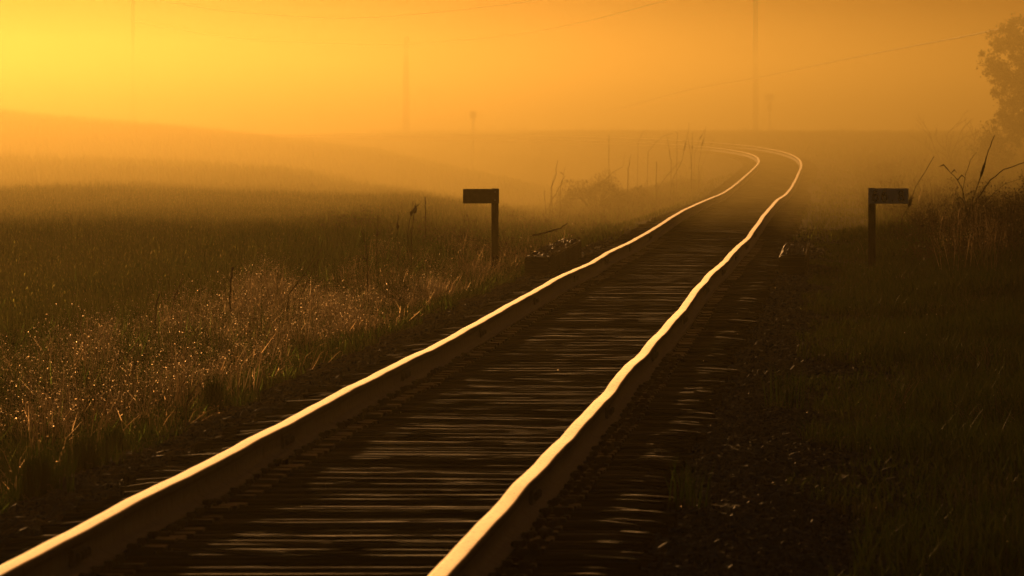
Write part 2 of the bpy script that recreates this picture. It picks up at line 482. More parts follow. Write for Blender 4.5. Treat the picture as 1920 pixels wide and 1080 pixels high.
# ------------------------------------------------------------------ ties
def tie_arrays(seed, lod=0):
    r_ = np.random.default_rng(seed)
    L = 2.6 + r_.uniform(-.08, .08); W = .225 + r_.uniform(-.015, .015); Hh = .16
    if lod:
        ns, nl = 2, 2
    else:
        ns, nl = 9, 14
    xs = np.linspace(-L / 2, L / 2, nl + 1)
    if not lod: xs[1:-1] += r_.uniform(-.05, .05, nl - 1)
    # weathered top: strips of grain at different heights with cracks between them
    ys = [-W / 2]; hs = [-.012]
    step = W / ns
    for i in range(ns):
        y0 = -W / 2 + i * step
        h = r_.uniform(-.010, .004)
        ys += [y0 + .012 * step / .025 * .3, y0 + step * .86]; hs += [h, h + r_.uniform(-.002, .002)]
        if i < ns - 1:
            ys.append(y0 + step); hs.append(h - r_.uniform(.002, .022))
    ys.append(W / 2); hs.append(-.012)
    ys = np.array(ys); hs = np.array(hs)
    m_, n_ = len(xs), len(ys)
    Z = np.broadcast_to(hs[None], (m_, n_)).copy()
    if not lod:
        Z += r_.normal(0, .0006, (m_, n_))
        Z[0] -= .008 + r_.uniform(0, .02, n_); Z[-1] -= .008 + r_.uniform(0, .02, n_)
    XX = np.broadcast_to(xs[:, None], (m_, n_)).copy(); YY = np.broadcast_to(ys[None], (m_, n_)).copy()
    if not lod:
        XX[0] += r_.uniform(-.01, .03, n_); XX[-1] -= r_.uniform(-.01, .03, n_)
    topv = np.stack([XX, YY, Z], -1).reshape(-1, 3)
    idx = np.arange(m_ * n_).reshape(m_, n_)
    q = np.stack([idx[:-1, :-1], idx[1:, :-1], idx[1:, 1:], idx[:-1, 1:]], -1).reshape(-1, 4)
    ring = np.r_[idx[:, 0], idx[-1, 1:], idx[::-1, -1][1:], idx[0, ::-1][1:-1]]
    lowv = topv[ring].copy(); lowv[:, 2] = -Hh
    base = m_ * n_; kr = len(ring)
    side = np.stack([ring, base + np.arange(kr), base + (np.arange(kr) + 1) % kr, np.roll(ring, -1)], -1)
    return np.r_[topv, lowv], np.r_[q, side]
tie_meshes = []
for i in range(14):
    v, q = tie_arrays(100 + i)
    tie_meshes.append(np_mesh("railway_tie", v, [q], [M['tie']]))
pm = MB(); pm.box(-.18, .18, -.09, .09, -.002, .016, bev=.003)
pm.box(-.085, -.073, -.09, .09, .0155, .024); pm.box(.073, .085, -.09, .09, .0155, .024)
plate_me = bpy.data.meshes.new("tie_plate"); plate_me.from_pydata(pm.v, [], pm.f); plate_me.materials.append(M['plate'])
sm = MB(); sm.box(-.022, .022, -.016, .016, .022, .046, bev=.005); sm.box(-.008, .008, -.008, .008, .0, .022)
spike_me = bpy.data.meshes.new("spike"); spike_me.from_pydata(sm.v, [], sm.f); spike_me.materials.append(M['plate'])
TIE_DROP = .150 + .017
s = 24.0; k = 0; far_v = []; far_f = []; fn = 0
lodv, lodq = tie_arrays(7, 1)
while s < 600:
    x, y, th = at_s(s, 0)
    zl, zr = float(np.interp(s, ts, zL)), float(np.interp(s, ts, zR))
    roll = math.atan2(zr - zl, 1.505)
    if k < 300:
        t = bpy.data.objects.new("railway_tie", tie_meshes[random.randrange(14)]); link(t)
        t.location = (x + random.uniform(-.05, .05), y, CZ + (zl + zr) / 2 - TIE_DROP - min(.035, abs(random.gauss(0, .014))))
        t.rotation_euler = (random.gauss(0, .02), -roll, -th + random.gauss(0, .012) + (math.pi if random.random() < .5 else 0))
        tag(t, 'weathered cracked timber tie lying across the bed under both rails', 'railway tie', 'timber ties under the two rails')
        flip = -1 if math.cos(t.rotation_euler[2]) < 0 else 1
        if flip < 0: t.rotation_euler[1] = roll
        if k < 210:
            ca, sa = math.cos(t.rotation_euler[2]), math.sin(t.rotation_euler[2])
            for o in (-.7525, .7525):
                p = bpy.data.objects.new("tie_plate", plate_me); link(p, t)
                wx, wy = x + o * math.cos(th) - t.location.x, y - o * math.sin(th) - t.location.y
                p.location = (wx * ca + wy * sa, random.uniform(-.01, .01), 0.001)
                p.rotation_euler = (0, 0, math.pi if flip < 0 else 0)
                if k < 75:
                    for dx, dy in ((-.088, .045), (.088, -.045), (-.15, -.05) if o < 0 else (.15, .05)):
                        q = bpy.data.objects.new("spike", spike_me); link(q, p)
                        q.location = (dx, dy, random.uniform(-.004, .012))
                        q.rotation_euler = (random.gauss(0, .08), random.gauss(0, .08), random.gauss(0, .3))
    else:
        ca, sa = math.cos(-th), math.sin(-th)
        v = lodv.copy(); v[:, 2] += v[:, 0] * math.sin(roll) + random.uniform(-.008, .005)
        w = v.copy(); w[:, 0] = v[:, 0] * ca - v[:, 1] * sa + x; w[:, 1] = v[:, 0] * sa + v[:, 1] * ca + y
        w[:, 2] = v[:, 2] + CZ + (zl + zr) / 2 - TIE_DROP
        far_v.append(w); far_f.append(lodq + fn); fn += len(w)
    s += .515 + random.uniform(-.035, .035); k += 1
me = np_mesh("railway_tie", np.concatenate(far_v), [np.concatenate(far_f)], [M['tie']])
tag(link(bpy.data.objects.new("railway_tie_bed", me)), 'far run of timber ties carrying the rails round the misty bend', kind='stuff')

# ------------------------------------------------------------------ rocks lying by the ties
def rock(px, py, width_px, hh, label):
    v = (py - 245.0)
    d = 1.62 * FPX / v
    x = d * (px - 960) / FPX; y = d
    w = width_px * d / FPX / 2
    import bmesh
    bm = bmesh.new(); bmesh.ops.create_icosphere(bm, subdivisions=3, radius=1)
    sd = random.uniform(0, 99)
    from mathutils import noise
    for q in bm.verts:
        n_ = noise.noise(q.co * 1.3 + Vector((sd, 0, 0))) * .35 + noise.noise(q.co * 3.1 + Vector((0, sd, 0))) * .12
        c = q.co * (1 + n_)
        if c.z < -.35: c.z = -.35
        q.co = Vector((c.x * w, c.y * w * .9, c.z * w * hh))
    me = bpy.data.meshes.new("rock"); bm.to_mesh(me); bm.free(); me.materials.append(M['boulder'])
    o = link(bpy.data.objects.new("rock", me))
    o.location = (x, y, float(H(x, y)) + .3 * w * hh - .01)
    o.rotation_euler = (0, 0, random.uniform(0, 6.28))
    tag(o, label, 'rock', 'loose rocks beside and between the ties')
rock(205, 886, 42, .8, 'dark rounded rock at the left tie ends, nearest the camera')
rock(492, 742, 46, .7, 'broad low rock among straw left of the tie ends')
rock(405, 778, 22, .8, 'small rock in the gravel just below a green grass tuft')
rock(752, 662, 30, .8, 'rock beside the left rail among gravel heaps')
rock(857, 632, 18, .9, 'small rock on the left ballast shoulder midway along')
rock(1112, 705, 74, .5, 'wide pointed rock lying between the rails under a straw')
rock(984, 739, 30, .75, 'small pointed rock on a tie between the rails')
rock(1028, 812, 42, .75, 'rounded dark rock touching the left side of the right rail')
rock(980, 802, 16, .8, 'little stone between the rails left of a rounded rock')
rock(902, 880, 24, .7, 'flat dark stone between the rails, nearest of those on ties')
rock(1472, 650, 36, .6, 'dark rock in the right ballast near the grass edge')
rock(1380, 730, 30, .6, 'dark rock in the right ballast beyond the tie ends')
rock(1350, 900, 34, .6, 'rock half sunk in the near right ballast by grass')

# ------------------------------------------------------------------ timbers beside the bed (small culvert)
def timber(o, s0, s1, w, top, label, rot):
    x, y, th = at_s((s0 + s1) / 2, o)
    mb = MB(); L = s1 - s0
    mb.box(-w / 2, w / 2, -L / 2, L / 2, -.38, 0, bev=.02, jit=.006)
    t = empty("culvert_timber", (x, y, CZ + top - FALL * y))
    t.rotation_euler = (0, 0, -th + rot)
    tag(t, label, 'timber')
    beam = mb.build("beam", M['tie'], t)
    cp = MB(); nu, nv = 12, 130
    vs = []
    for i in range(nu):
        for j in range(nv):
            u, v = i / (nu - 1), j / (nv - 1)
            edge = i in (0, nu - 1) or j in (0, nv - 1)
            vs.append(((u - .5) * w * .9, (v - .5) * L * .97, -.004 if edge else random.choice((-.003, .004, .012, .02, .035)) * random.uniform(.5, 1.2)))
    cp.add(vs, [(i * nv + j, (i + 1) * nv + j, (i + 1) * nv + j + 1, i * nv + j + 1) for i in range(nu - 1) for j in range(nv - 1)])
    cp.build("splintered_edge", M['straw'], t)
    return t
timber(-1.52, 101.5, 114, .30, -1.49, 'long dark timber with splintered bright top, left of the track', 0)
timber(1.52, 103, 112, .34, -1.50, 'short dark timber with ragged bright top, right of the track', 0)

# ------------------------------------------------------------------ vegetation
def blades_mesh(name, X, Y, h, w, lean, mat, z=None, stiff=.3, yaw=None):
    n = len(X)
    if z is None: z = H(X, Y) - .02
    a = rng.uniform(0, 6.283, n) if yaw is None else yaw
    dx, dy = np.cos(a) * w / 2, np.sin(a) * w / 2
    la = rng.uniform(0, 6.283, n)
    lx, ly = np.cos(la) * lean * h, np.sin(la) * lean * h
    B = np.stack([X, Y, z], -1)
    W = np.stack([dx, dy, 0 * dx], -1)
    m1 = B + np.stack([lx * .35, ly * .35, h * .55], -1)
    m2 = B + np.stack([lx, ly, h * (1 - .25 * np.minimum(lean, 1.5) ** 2 * .6)], -1)
    V = np.stack([B - W, B + W, m1 + W * .8, m1 - W * .8, m2], 1).reshape(-1, 3)
    i = (np.arange(n) * 5)[:, None]
    return np_mesh(name, V, [i + np.array([[0, 1, 2, 3]]), i + np.array([[3, 2, 4]])], [mat])

def clumpy(X, Y, sc, seed, thr):
    v = wob(X, Y, 1, sc, seed)
    return v > thr

def in_view(X, Y, m=1.5):
    return (np.abs(X) < .06 * Y + m)

def stuff(me, name, label):
    return tag(link(bpy.data.objects.new(name, me)), label, kind='stuff')

# near right grass
def scatter(n, y0, y1, o0, o1, power=1.3, edge=0.0):
    X, Y = along(n, y0, y1, o0, o1, power)
    k = in_view(X, Y)
    X, Y = X[k], Y[k]
    return X, Y
X, Y = scatter(210000, 24, 150, 1.7, 7.5, 1.25)
z, o = Hrel(X, Y)
k = (o > 1.95 + .25 * wob(X, Y, 1, 1.6, 21)); X, Y, o = X[k], Y[k], o[k]
h = rng.uniform(.10, .26, len(X)) * (1 + .35 * wob(X, Y, 1, 2.4, 8)) * np.clip(.55 + (o - 1.9) * .35, .5, 1.5)
stuff(blades_mesh("grass", X, Y, np.maximum(h, .05), rng.uniform(.003, .007, len(X)) * (1 + Y / 90), rng.uniform(0, .7, len(X)), M['shade_grass']),
      "grass", 'dark green verge grass right of the ballast')
# left verge, green
X, Y = scatter(170000, 24, 160, -7.0, -1.7, 1.25)
z, o = Hrel(X, Y)
k = (o < -1.9 - .3 * wob(X, Y, 1, 1.7, 22)); X, Y, o = X[k], Y[k], o[k]
h = rng.uniform(.12, .34, len(X)) * (1 + .3 * wob(X, Y, 1, 2.2, 9)) * np.clip(.5 + (-o - 1.9) * .5, .5, 1.25)
stuff(blades_mesh("grass", X, Y, np.maximum(h, .05), rng.uniform(.003, .007, len(X)) * (1 + Y / 90), rng.uniform(0, .6, len(X)), M['grass']),
      "grass", 'green verge grass left of the ballast')
# tall field grass
n = 330000
Y = 45 + (250 - 45) * rng.uniform(0, 1, n) ** 1.1
X = rng.uniform(-1, 1, n) * (.06 * Y + 2.5)
z, o = Hrel(X, Y)
k = o < -5.0 + .6 * wob(X, Y, 1, 3, 31); X, Y = X[k], Y[k]
h = rng.uniform(.26, .46, len(X)) * (1 + .12 * wob(X, Y, 1, 3, 12))
stuff(blades_mesh("field_grass", X, Y, h, rng.uniform(.006, .011, len(X)) * (1 + Y / 160), rng.uniform(0, .25, len(X)), M['field']),
      "field_grass", 'even stand of green field grass left of the verge')
# seed heads over the field
n = 100000
Y = 60 + 200 * rng.uniform(0, 1, n) ** 1.0
X = rng.uniform(-1, 1, n) * (.06 * Y + 2.5)
z, o = Hrel(X, Y)
k = o < -5.5; X, Y = X[k], Y[k]
stuff(blades_mesh("seed_heads", X, Y, rng.uniform(.02, .04, len(X)), rng.uniform(.006, .011, len(X)), rng.uniform(0, .6, len(X)), M['seed'], z=H(X, Y) + rng.uniform(.28, .52, len(X))),
      "field_grass_heads", 'seed heads over the green field grass')
# far verge, hill and bend grass
n = 190000
Y = rng.uniform(135, 520, n)
X = rng.uniform(-1, 1, n) * (.06 * Y + 3)
z, o = Hrel(X, Y)
k = (np.abs(o) > 1.42 + .22 * wob(X, Y, 1, 3, 77)) & ~((o < -5) & (Y < 245)); X, Y, o = X[k], Y[k], o[k]
h = rng.uniform(.12, .36, len(X)) * np.where((Y > 290) & (o < 0) & (o > -8), .4, 1) * np.where(np.abs(o) < 2.6, .4, 1)
stuff(blades_mesh("far_grass", X, Y, h, rng.uniform(.012, .03, len(X)), rng.uniform(0, .4, len(X)), M['field']),
      "far_grass", 'misty grass on the swells and round the bend')

# wispy dry weeds on the left verge
def spray_mesh(centres, mat_name, nb, seed, leafs=26, leaf=.014):
    """each centre: x, y, radius, height. fine curved stems that branch plus small bracts"""
    r_ = np.random.default_rng(seed)
    V = []; F4 = []; F3 = []; 
    cx = np.repeat(centres[:, 0], nb); cy = np.repeat(centres[:, 1], nb); cr = np.repeat(centres[:, 2], nb); ch = np.repeat(centres[:, 3], nb)
    n = len(cx)
    a = r_.uniform(0, 6.283, n); rad = cr * np.sqrt(r_.uniform(0, 1, n))
    bx, by = cx + rad * .5 * np.cos(a), cy + rad * .5 * np.sin(a)
    bz = H(bx, by)
    tipx = cx + rad * np.cos(a) + r_.normal(0, .08, n); tipy = cy + rad * np.sin(a) + r_.normal(0, .08, n)
    tipz = bz + ch * np.clip(1.05 - .45 * (rad / cr) ** 2, .2, 1) * r_.uniform(.55, 1.05, n)
    B = np.stack([bx, by, bz], -1); T = np.stack([tipx, tipy, tipz], -1)
    W = .0016 + centres[:, 1].mean() * 1.2e-5
    mid = B * .45 + T * .55 + np.stack([r_.normal(0, .03, n), r_.normal(0, .03, n), .08 * ch], -1)
    w = np.stack([np.full(n, W), r_.normal(0, W, n), np.zeros(n)], -1)
    V1 = np.stack([B - w, B + w, mid + w * .8, mid - w * .8, T], 1).reshape(-1, 3)
    i = (np.arange(n) * 5)[:, None]
    F4.append(i + np.array([[0, 1, 2, 3]])); F3.append(i + np.array([[3, 2, 4]]))
    # bracts and seeds along the upper part
    m_ = n * leafs
    t = r_.uniform(.2, 1.0, m_) ** .6
    Bi, Ti, Mi = np.repeat(B, leafs, 0), np.repeat(T, leafs, 0), np.repeat(mid, leafs, 0)
    p = np.where((t < .55)[:, None], Bi + (Mi - Bi) * (t / .55)[:, None], Mi + (Ti - Mi) * ((t - .55) / .45)[:, None])
    p = p + r_.normal(0, .03, (m_, 3)) * (.4 + t)[:, None]
    d1 = r_.normal(0, 1, (m_, 3)); d1 /= np.linalg.norm(d1, axis=1)[:, None]
    d2 = np.cross(d1, r_.normal(0, 1, (m_, 3))); d2 /= np.linalg.norm(d2, axis=1)[:, None]
    L = leaf * r_.uniform(.35, 1.3, m_)[:, None]
    V2 = np.stack([p - d1 * L, p + d2 * L * .3, p + d1 * L, p - d2 * L * .3], 1).reshape(-1, 3)
    F4.append((np.arange(m_) * 4)[:, None] + len(V1) + np.array([[0, 1, 2, 3]]))
    mi = np.r_[np.zeros(n, int), np.ones(m_, int), np.zeros(n, int)]
    return np_mesh("weeds", np.r_[V1, V2], [np.concatenate(F4), np.concatenate(F3)], [M['straw' if mat_name in ('fluff', 'straw') else mat_name], M[mat_name]], mat_index=mi)

def centres(n, y0, y1, o0, o1, r0, r1, h0, h1, power=1.0):
    X, Y = along(n, y0, y1, o0, o1, power)
    k = in_view(X, Y, 1.0); X, Y = X[k], Y[k]
    k = wob(X, Y, 1, 1.5, 55) + .35 * wob(X, Y, 1, 4, 56) > -.28           # grows in clumps with gaps
    X, Y = X[k], Y[k]
    hh = rng.uniform(h0, h1, len(X)) * (1 + .28 * wob(X, Y, 1, 1.1, 57))
    return np.stack([X, Y, rng.uniform(r0, r1, len(X)), np.maximum(hh, .08)], -1)
c = centres(300, 54, 100, -4.6, -2.4, .18, .42, .35, .72)
stuff(spray_mesh(c, 'fluff', 16, 3, 44, .0065), "dry_weeds", 'pale wispy dry weeds catching light along the left verge')
c = centres(520, 40, 135, -5.0, -2.1, .15, .45, .16, .5)
stuff(spray_mesh(c, 'straw', 13, 4, 16, .009), "dry_weeds", 'brown dry weeds low along the left verge')
c = centres(110, 84, 132, -4.6, -2.6, .15, .4, .35, .7)
stuff(spray_mesh(c, 'straw', 14, 21, 18, .011), "dry_weeds", 'feathery weeds standing round the blank marker post')
c = centres(120, 27, 50, -3.4, -2.0, .12, .3, .10, .3)
stuff(spray_mesh(c, 'straw', 12, 5, 10, .006), "dry_weeds", 'fine dry weeds at the near left edge')
c = centres(620, 100, 190, 3.2, 9.5, .25, .6, .3, .78)
stuff(spray_mesh(c, 'brush', 14, 6, 22, .022), "dry_weeds", 'brown weeds heaped on the right verge beyond the sign')
c = centres(220, 100, 165, 3.4, 9.2, .2, .5, .5, 1.05)
stuff(spray_mesh(c, 'straw', 9, 26, 16, .012), "dry_weeds", 'feathery lit weed tops over the right verge heap')
c = centres(240, 45, 140, 2.3, 8, .15, .4, .12, .36)
stuff(spray_mesh(c, 'litter', 8, 7, 12, .007), "dry_weeds", 'thin dry stems standing in the right verge grass')
c = centres(380, 125, 285, -6.5, -2.4, .3, .7, .25, .55)
stuff(spray_mesh(c, 'brush', 12, 8, 14, .026), "dry_weeds", 'hazy tall dry weeds inside the bend')
c = centres(150, 104, 150, 4.0, 8.8, .3, .65, .55, 1.0)
c = np.r_[c, centres(170, 112, 150, 5.2, 9.2, .3, .6, .95, 1.4)]
stuff(spray_mesh(c, 'brush', 20, 16, 30, .022), "dry_weeds", 'tall dark weeds heaped at the right edge below the tree')
c = np.r_[centres(420, 360, 500, 2.8, 14, .3, .9, .1, .3), centres(260, 400, 500, 3.5, 18, .4, 1.1, .2, .55)]
stuff(spray_mesh(c, 'brush', 8, 17, 8, .04), "dry_weeds", 'ragged weeds on the skyline beyond the bend')
c = centres(420, 190, 330, 2.6, 12, .3, .8, .2, .7)
stuff(spray_mesh(c, 'brush', 12, 9, 14, .03), "dry_weeds", 'hazy low weeds right of the bend')

# straw lying over the left ballast edge and gravel
def litter(n, y0, y1, o0, o1, L, seed):
    X, Y = along(n, y0, y1, o0, o1, 1.2)
    r_ = np.random.default_rng(seed); n = len(X)
    a = r_.uniform(-.5, .9, n) + np.where(r_.uniform(0, 1, n) < .3, 1.3, 0)
    l = r_.uniform(.15, 1, n) ** 2 * L * 1.3
    z0 = H(X, Y) + r_.uniform(.01, .05, n); dz = r_.uniform(-.02, .06, n)
    A = np.stack([X, Y, z0], -1); B = A + np.stack([np.cos(a) * l, np.sin(a) * l * 1.5, dz], -1)
    Mi = (A + B) / 2 + np.stack([0 * a, 0 * a, r_.uniform(0, .03, n)], -1)
    w = np.stack([np.full(n, .0003), np.full(n, .0006), np.full(n, .0008)], -1) * (1 + Y / 60)[:, None]
    V = np.stack([A - w, A + w, Mi + w, Mi - w, B], 1).reshape(-1, 3)
    i = (np.arange(n) * 5)[:, None]
    return np_mesh("straw", V, [i + np.array([[0, 1, 2, 3]]), i + np.array([[3, 2, 4]])], [M['litter']])
stuff(litter(5200, 25, 120, -2.9, -1.35, .14, 1), "straw", 'straw and dead stems lying on the left ballast edge')
stuff(litter(1100, 25, 120, 1.35, 2.4, .09, 2), "straw", 'scraps of straw lying on the right ballast')
stuff(litter(500, 25, 110, -1.2, 1.2, .07, 3), "straw", 'scraps of straw lying between the rails')

def specks(n, y0, y1, o0, o1, z0, z1, size, label):
    X, Y = along(n, y0, y1, o0, o1, 1.2)
    k = in_view(X, Y, 1); X, Y = X[k], Y[k]; n = len(X)
    p = np.stack([X, Y, H(X, Y) + rng.uniform(z0, z1, n)], -1)
    d1 = rng.normal(0, 1, (n, 3)); d1 /= np.linalg.norm(d1, axis=1)[:, None]
    d2 = np.cross(d1, rng.normal(0, 1, (n, 3))); d2 /= np.linalg.norm(d2, axis=1)[:, None]
    L = size * rng.uniform(.5, 1.2, n)[:, None] * (1 + Y / 150)[:, None]
    V = np.stack([p - d1 * L, p + d2 * L * .5, p + d1 * L, p - d2 * L * .5], 1).reshape(-1, 3)
    stuff(np_mesh("seed_fluff", V, [(np.arange(n) * 4)[:, None] + np.array([[0, 1, 2, 3]])], [M['speck']]), "seed_fluff", label)  # pale quads imitate scattered glints, on ties and gravel too
specks(420, 30, 150, 2.0, 8, .08, .3, .0032, 'tiny pale seed and dew specks standing in for glints in the right verge grass')
specks(800, 34, 150, -5.5, -1.8, .08, .45, .0035, 'tiny pale seed and dew specks standing in for glints in the left verge grass')
specks(130, 28, 140, -2.4, 2.4, .07, .1, .0028, 'tiny pale flecks standing in for sparkles over ties and gravel')

# ------------------------------------------------------------------ single stalks
def stalk(pts, d, r0, r1, label, head=None, cat='reed', name='reed_stalk', mat='reed', leaves=0, root=True):
    if d > 205: r0 *= .68; r1 *= .68
    W = [P(px, py, d) for px, py in pts]         # base first
    if root:
        g = float(H(W[0].x, W[0].y))
        if W[0].z > g: W.insert(0, Vector((W[0].x + (W[0].x - W[1].x) * .15, W[0].y, g - .03)))
    # add a little depth so the stalk leans in space
    for i, w in enumerate(W): w.y += .25 * math.sin(i * 1.7 + d) * (i > 0)
    # resample
    Q = []
    for i in range(len(W) - 1):
        for t in (0, .33, .66): Q.append(W[i].lerp(W[i + 1], t) + Vector((random.gauss(0, r0 * .6), 0, 0)))
    Q.append(W[-1])
    base = W[0].copy()
    Q = [q - base for q in Q]
    n = len(Q)
    e = empty(name, base)
    tag(e, label, cat)
    mb = MB(); mb.tube(Q, [r0 + (r1 - r0) * i / (n - 1) for i in range(n)], 5)
    mb.build('stem', M[mat], e)
    if head:
        t0, hl, hr = head
        k = min(n - 2, int(t0 * (n - 1)))
        a = Q[k]; b_ = (Q[min(n - 1, k + 1)] - Q[k]).normalized()
        hb = MB()
        m_ = 7
        hb.tube([a + b_ * hl * j / m_ for j in range(m_ + 1)], [hr * x for x in (.25, .8, 1, .95, 1, .8, .5, .15)], 6)
        for j in range(14):
            q = a + b_ * hl * random.random(); dv = (b_ + Vector((random.uniform(-.6, .6), random.uniform(-.6, .6), random.uniform(-.2, .2)))).normalized()
            hb.tube([q, q + dv * hr * 3.2], [hr * .22, hr * .05], 3)
        hb.build('seed_head', M[mat], e)
    for j in range(leaves):
        k = random.randrange(1, n - 1); a = Q[k]
        sx = random.choice((-1, 1)); L = random.uniform(.08, .18)
        w_ = r0 * 1.1
        lv = MB()
        p1 = a + Vector((sx * L * .5, random.uniform(-.05, .05), L * .55)); p2 = a + Vector((sx * L, random.uniform(-.1, .1), L * random.uniform(-.1, .5)))
        lv.add([a - Vector((0, 0, w_)), a + Vector((0, 0, w_)), p1 + Vector((0, .01, w_)), p1 - Vector((0, .01, w_)), p2], [(0, 1, 2, 3), (3, 2, 4)])
        lv.build('leaf', M[mat], e)
    return e

stalk([(433, 565), (434, 530), (435, 503)], 84, .007, .012, 'short stiff dark stalk rising straight above pale weeds')
stalk([(318, 590), (333, 550), (345, 520)], 82, .006, .005, 'dark cattail with thick head above the left weeds', head=(.6, .22, .018))
stalk([(291, 625), (293, 585), (297, 553)], 78, .009, .006, 'dark upright stalk at the left end of the weeds')
stalk([(541, 552), (570, 515), (603, 467)], 84, .006, .004, 'long dark leaning stem rising right out of the weeds')
stalk([(563, 560), (580, 520), (598, 485)], 85, .004, .003, 'thin stem beside the long dark leaning stem')
stalk([(690, 490), (684, 455), (677, 432)], 92, .008, .005, 'dark crooked stalk near the right end of the weeds', leaves=1)
stalk([(772, 440), (776, 400), (779, 385)], 110, .006, .004, 'dark seedy stalk left of the blank marker, taller of a pair', head=(.7, .16, .028))
stalk([(765, 440), (770, 405), (774, 378)], 111, .005, .003, 'thin seedy stalk left of the blank marker, finer of a pair', head=(.75, .10, .018))
stalk([(746, 445), (747, 420), (746, 402)], 108, .006, .004, 'small dark stalk left of the pair of seedy stalks', head=(.6, .12, .018))
stalk([(707, 450), (708, 425), (708, 404)], 104, .005, .004, 'short dark seedy stalk behind the right end of the weeds', head=(.55, .12, .018))
stalk([(798, 398), (798, 384), (797, 370)], 140, .010, .008, 'short straight stub standing in hazy grass')
stalk([(1023, 400), (1022, 375), (1021, 357)], 218, 0.017, 0.012, 'broken reed standing upright left of the brushy mound', leaves=1)
stalk([(1024, 396), (1038, 372), (1051, 346), (1060, 330)], 218, 0.026, 0.009, 'thick broken reed leaning right by the brushy mound')
stalk([(1036, 350), (1042, 325), (1046, 300)], 220, 0.023, 0.009, 'tall reed stub standing left above the brushy mound', root=True)
stalk([(1033, 352), (1036, 340), (1040, 328)], 219, 0.013, 0.006, 'short reed stub beside the tall one by the mound')
stalk([(1050, 352), (1055, 335), (1060, 313)], 221, 0.023, 0.006, 'frayed reed stub close to the crest of the mound', leaves=1)
stalk([(1035, 395), (1045, 375), (1049, 362)], 218, 0.012, 0.006, 'thin reed leaning over the foot of the mound')
stalk([(1000, 442), (1030, 434), (1052, 428), (1064, 418)], 118, .014, .005, 'dark fallen twig lying in grass left of the track', cat='twig', name='twig', mat='twig', root=False)
stalk([(1132, 340), (1150, 322), (1168, 313), (1171, 290)], 245, 0.019, 0.007, 'kinked reed stem rising right of the brushy mound')
stalk([(1178, 315), (1181, 303), (1184, 289)], 247, 0.029, 0.011, 'frayed reed head right of the kinked reed stem')
stalk([(1231, 400), (1231, 350), (1231, 303)], 233, 0.019, 0.014, 'straight upright stake inside the bend', cat='stake', name='stake', mat='post')
stalk([(1233, 352), (1252, 326), (1275, 303)], 235, 0.018, 0.011, 'long stem leaning away from the straight stake')
stalk([(1256, 372), (1258, 352), (1261, 341), (1263, 345), (1263, 372)], 230, 0.014, 0.011, 'bent stem folded over like a hoop')
stalk([(1262, 335), (1278, 300), (1289, 252), (1292, 230)], 252, 0.021, 0.006, 'tallest reed inside the bend, crossing the far rails', head=(.62, .34, .022))
stalk([(1297, 330), (1295, 290), (1290, 258)], 252, 0.018, 0.012, 'curved reed crossing the tallest one below its head', leaves=1)
stalk([(1269, 325), (1269, 285), (1270, 250), (1266, 247)], 251, 0.013, 0.009, 'upright reed with a hooked tip inside the bend')
stalk([(1258, 302), (1255, 280), (1251, 255)], 253, 0.021, 0.009, 'reed leaning left of the hooked reed')
stalk([(1296, 325), (1298, 280), (1299, 248)], 254, 0.015, 0.010, 'short dark reed right of the tallest one', head=(.7, .2, .018))
stalk([(1310, 310), (1316, 275), (1323, 243)], 256, 0.013, 0.008, 'thin reed leaning right with a seedy tip', head=(.72, .3, .022))
stalk([(1302, 290), (1312, 262), (1324, 236)], 257, 0.010, 0.006, 'finest reed leaning right, its tip highest at right', head=(.72, .22, .018))
stalk([(1312, 322), (1325, 290), (1337, 262)], 255, 0.012, 0.006, 'rightmost slanting reed inside the bend')
stalk([(1215, 285), (1228, 268), (1242, 256), (1261, 250)], 260, 0.015, 0.008, 'arching grass stem over the far rails')
stalk([(1196, 268), (1203, 252), (1209, 243)], 267, 0.012, 0.007, 'small slanting reed tip left of the arching stem')
stalk([(1142, 275), (1142, 252)], 267, 0.017, 0.015, 'short upright stub near the far rails', cat='stake', name='stake', mat='post')
stalk([(1690, 410), (1702, 388), (1718, 350), (1735, 322), (1750, 293)], 128, .006, .004, 'dark seedy reed leaning right out behind the numbered sign', head=(.42, .22, .028))
stalk([(1806, 420), (1832, 358), (1852, 285), (1863, 254)], 130, .011, .006, 'tall dark cattail slanting up at right', head=(.62, .32, .02))
stalk([(1805, 425), (1832, 371), (1858, 337), (1884, 318), (1925, 303)], 127, .012, .006, 'long dark stem arching out of the right edge')
stalk([(1822, 412), (1850, 375), (1885, 345), (1918, 334)], 129, .006, .003, 'thin stem arching under the long dark one at right')
stalk([(1812, 395), (1805, 352), (1788, 330), (1772, 314)], 131, .010, .004, 'dark drooping stem with hanging leaves at right', leaves=5)
stalk([(1806, 358), (1812, 325), (1818, 300), (1830, 286)], 150, .007, .004, 'faint hazy stem behind the tall dark cattail')
stalk([(350, 755), (368, 725), (393, 706)], 52, .004, .003, 'pale dead stem bent over a near green tuft', mat='straw')
stalk([(330, 750), (345, 722), (352, 700)], 51.5, .003, .002, 'thin pale dead stem left of the bent one', mat='straw')
stalk([(250, 690), (262, 668), (283, 662)], 58, .003, .002, 'pale dead stem lying low in the left weeds', mat='straw')
stalk([(862, 470), (880, 452), (892, 448)], 112, .005, .003, 'pale stem leaning left of the blank marker post', mat='straw')

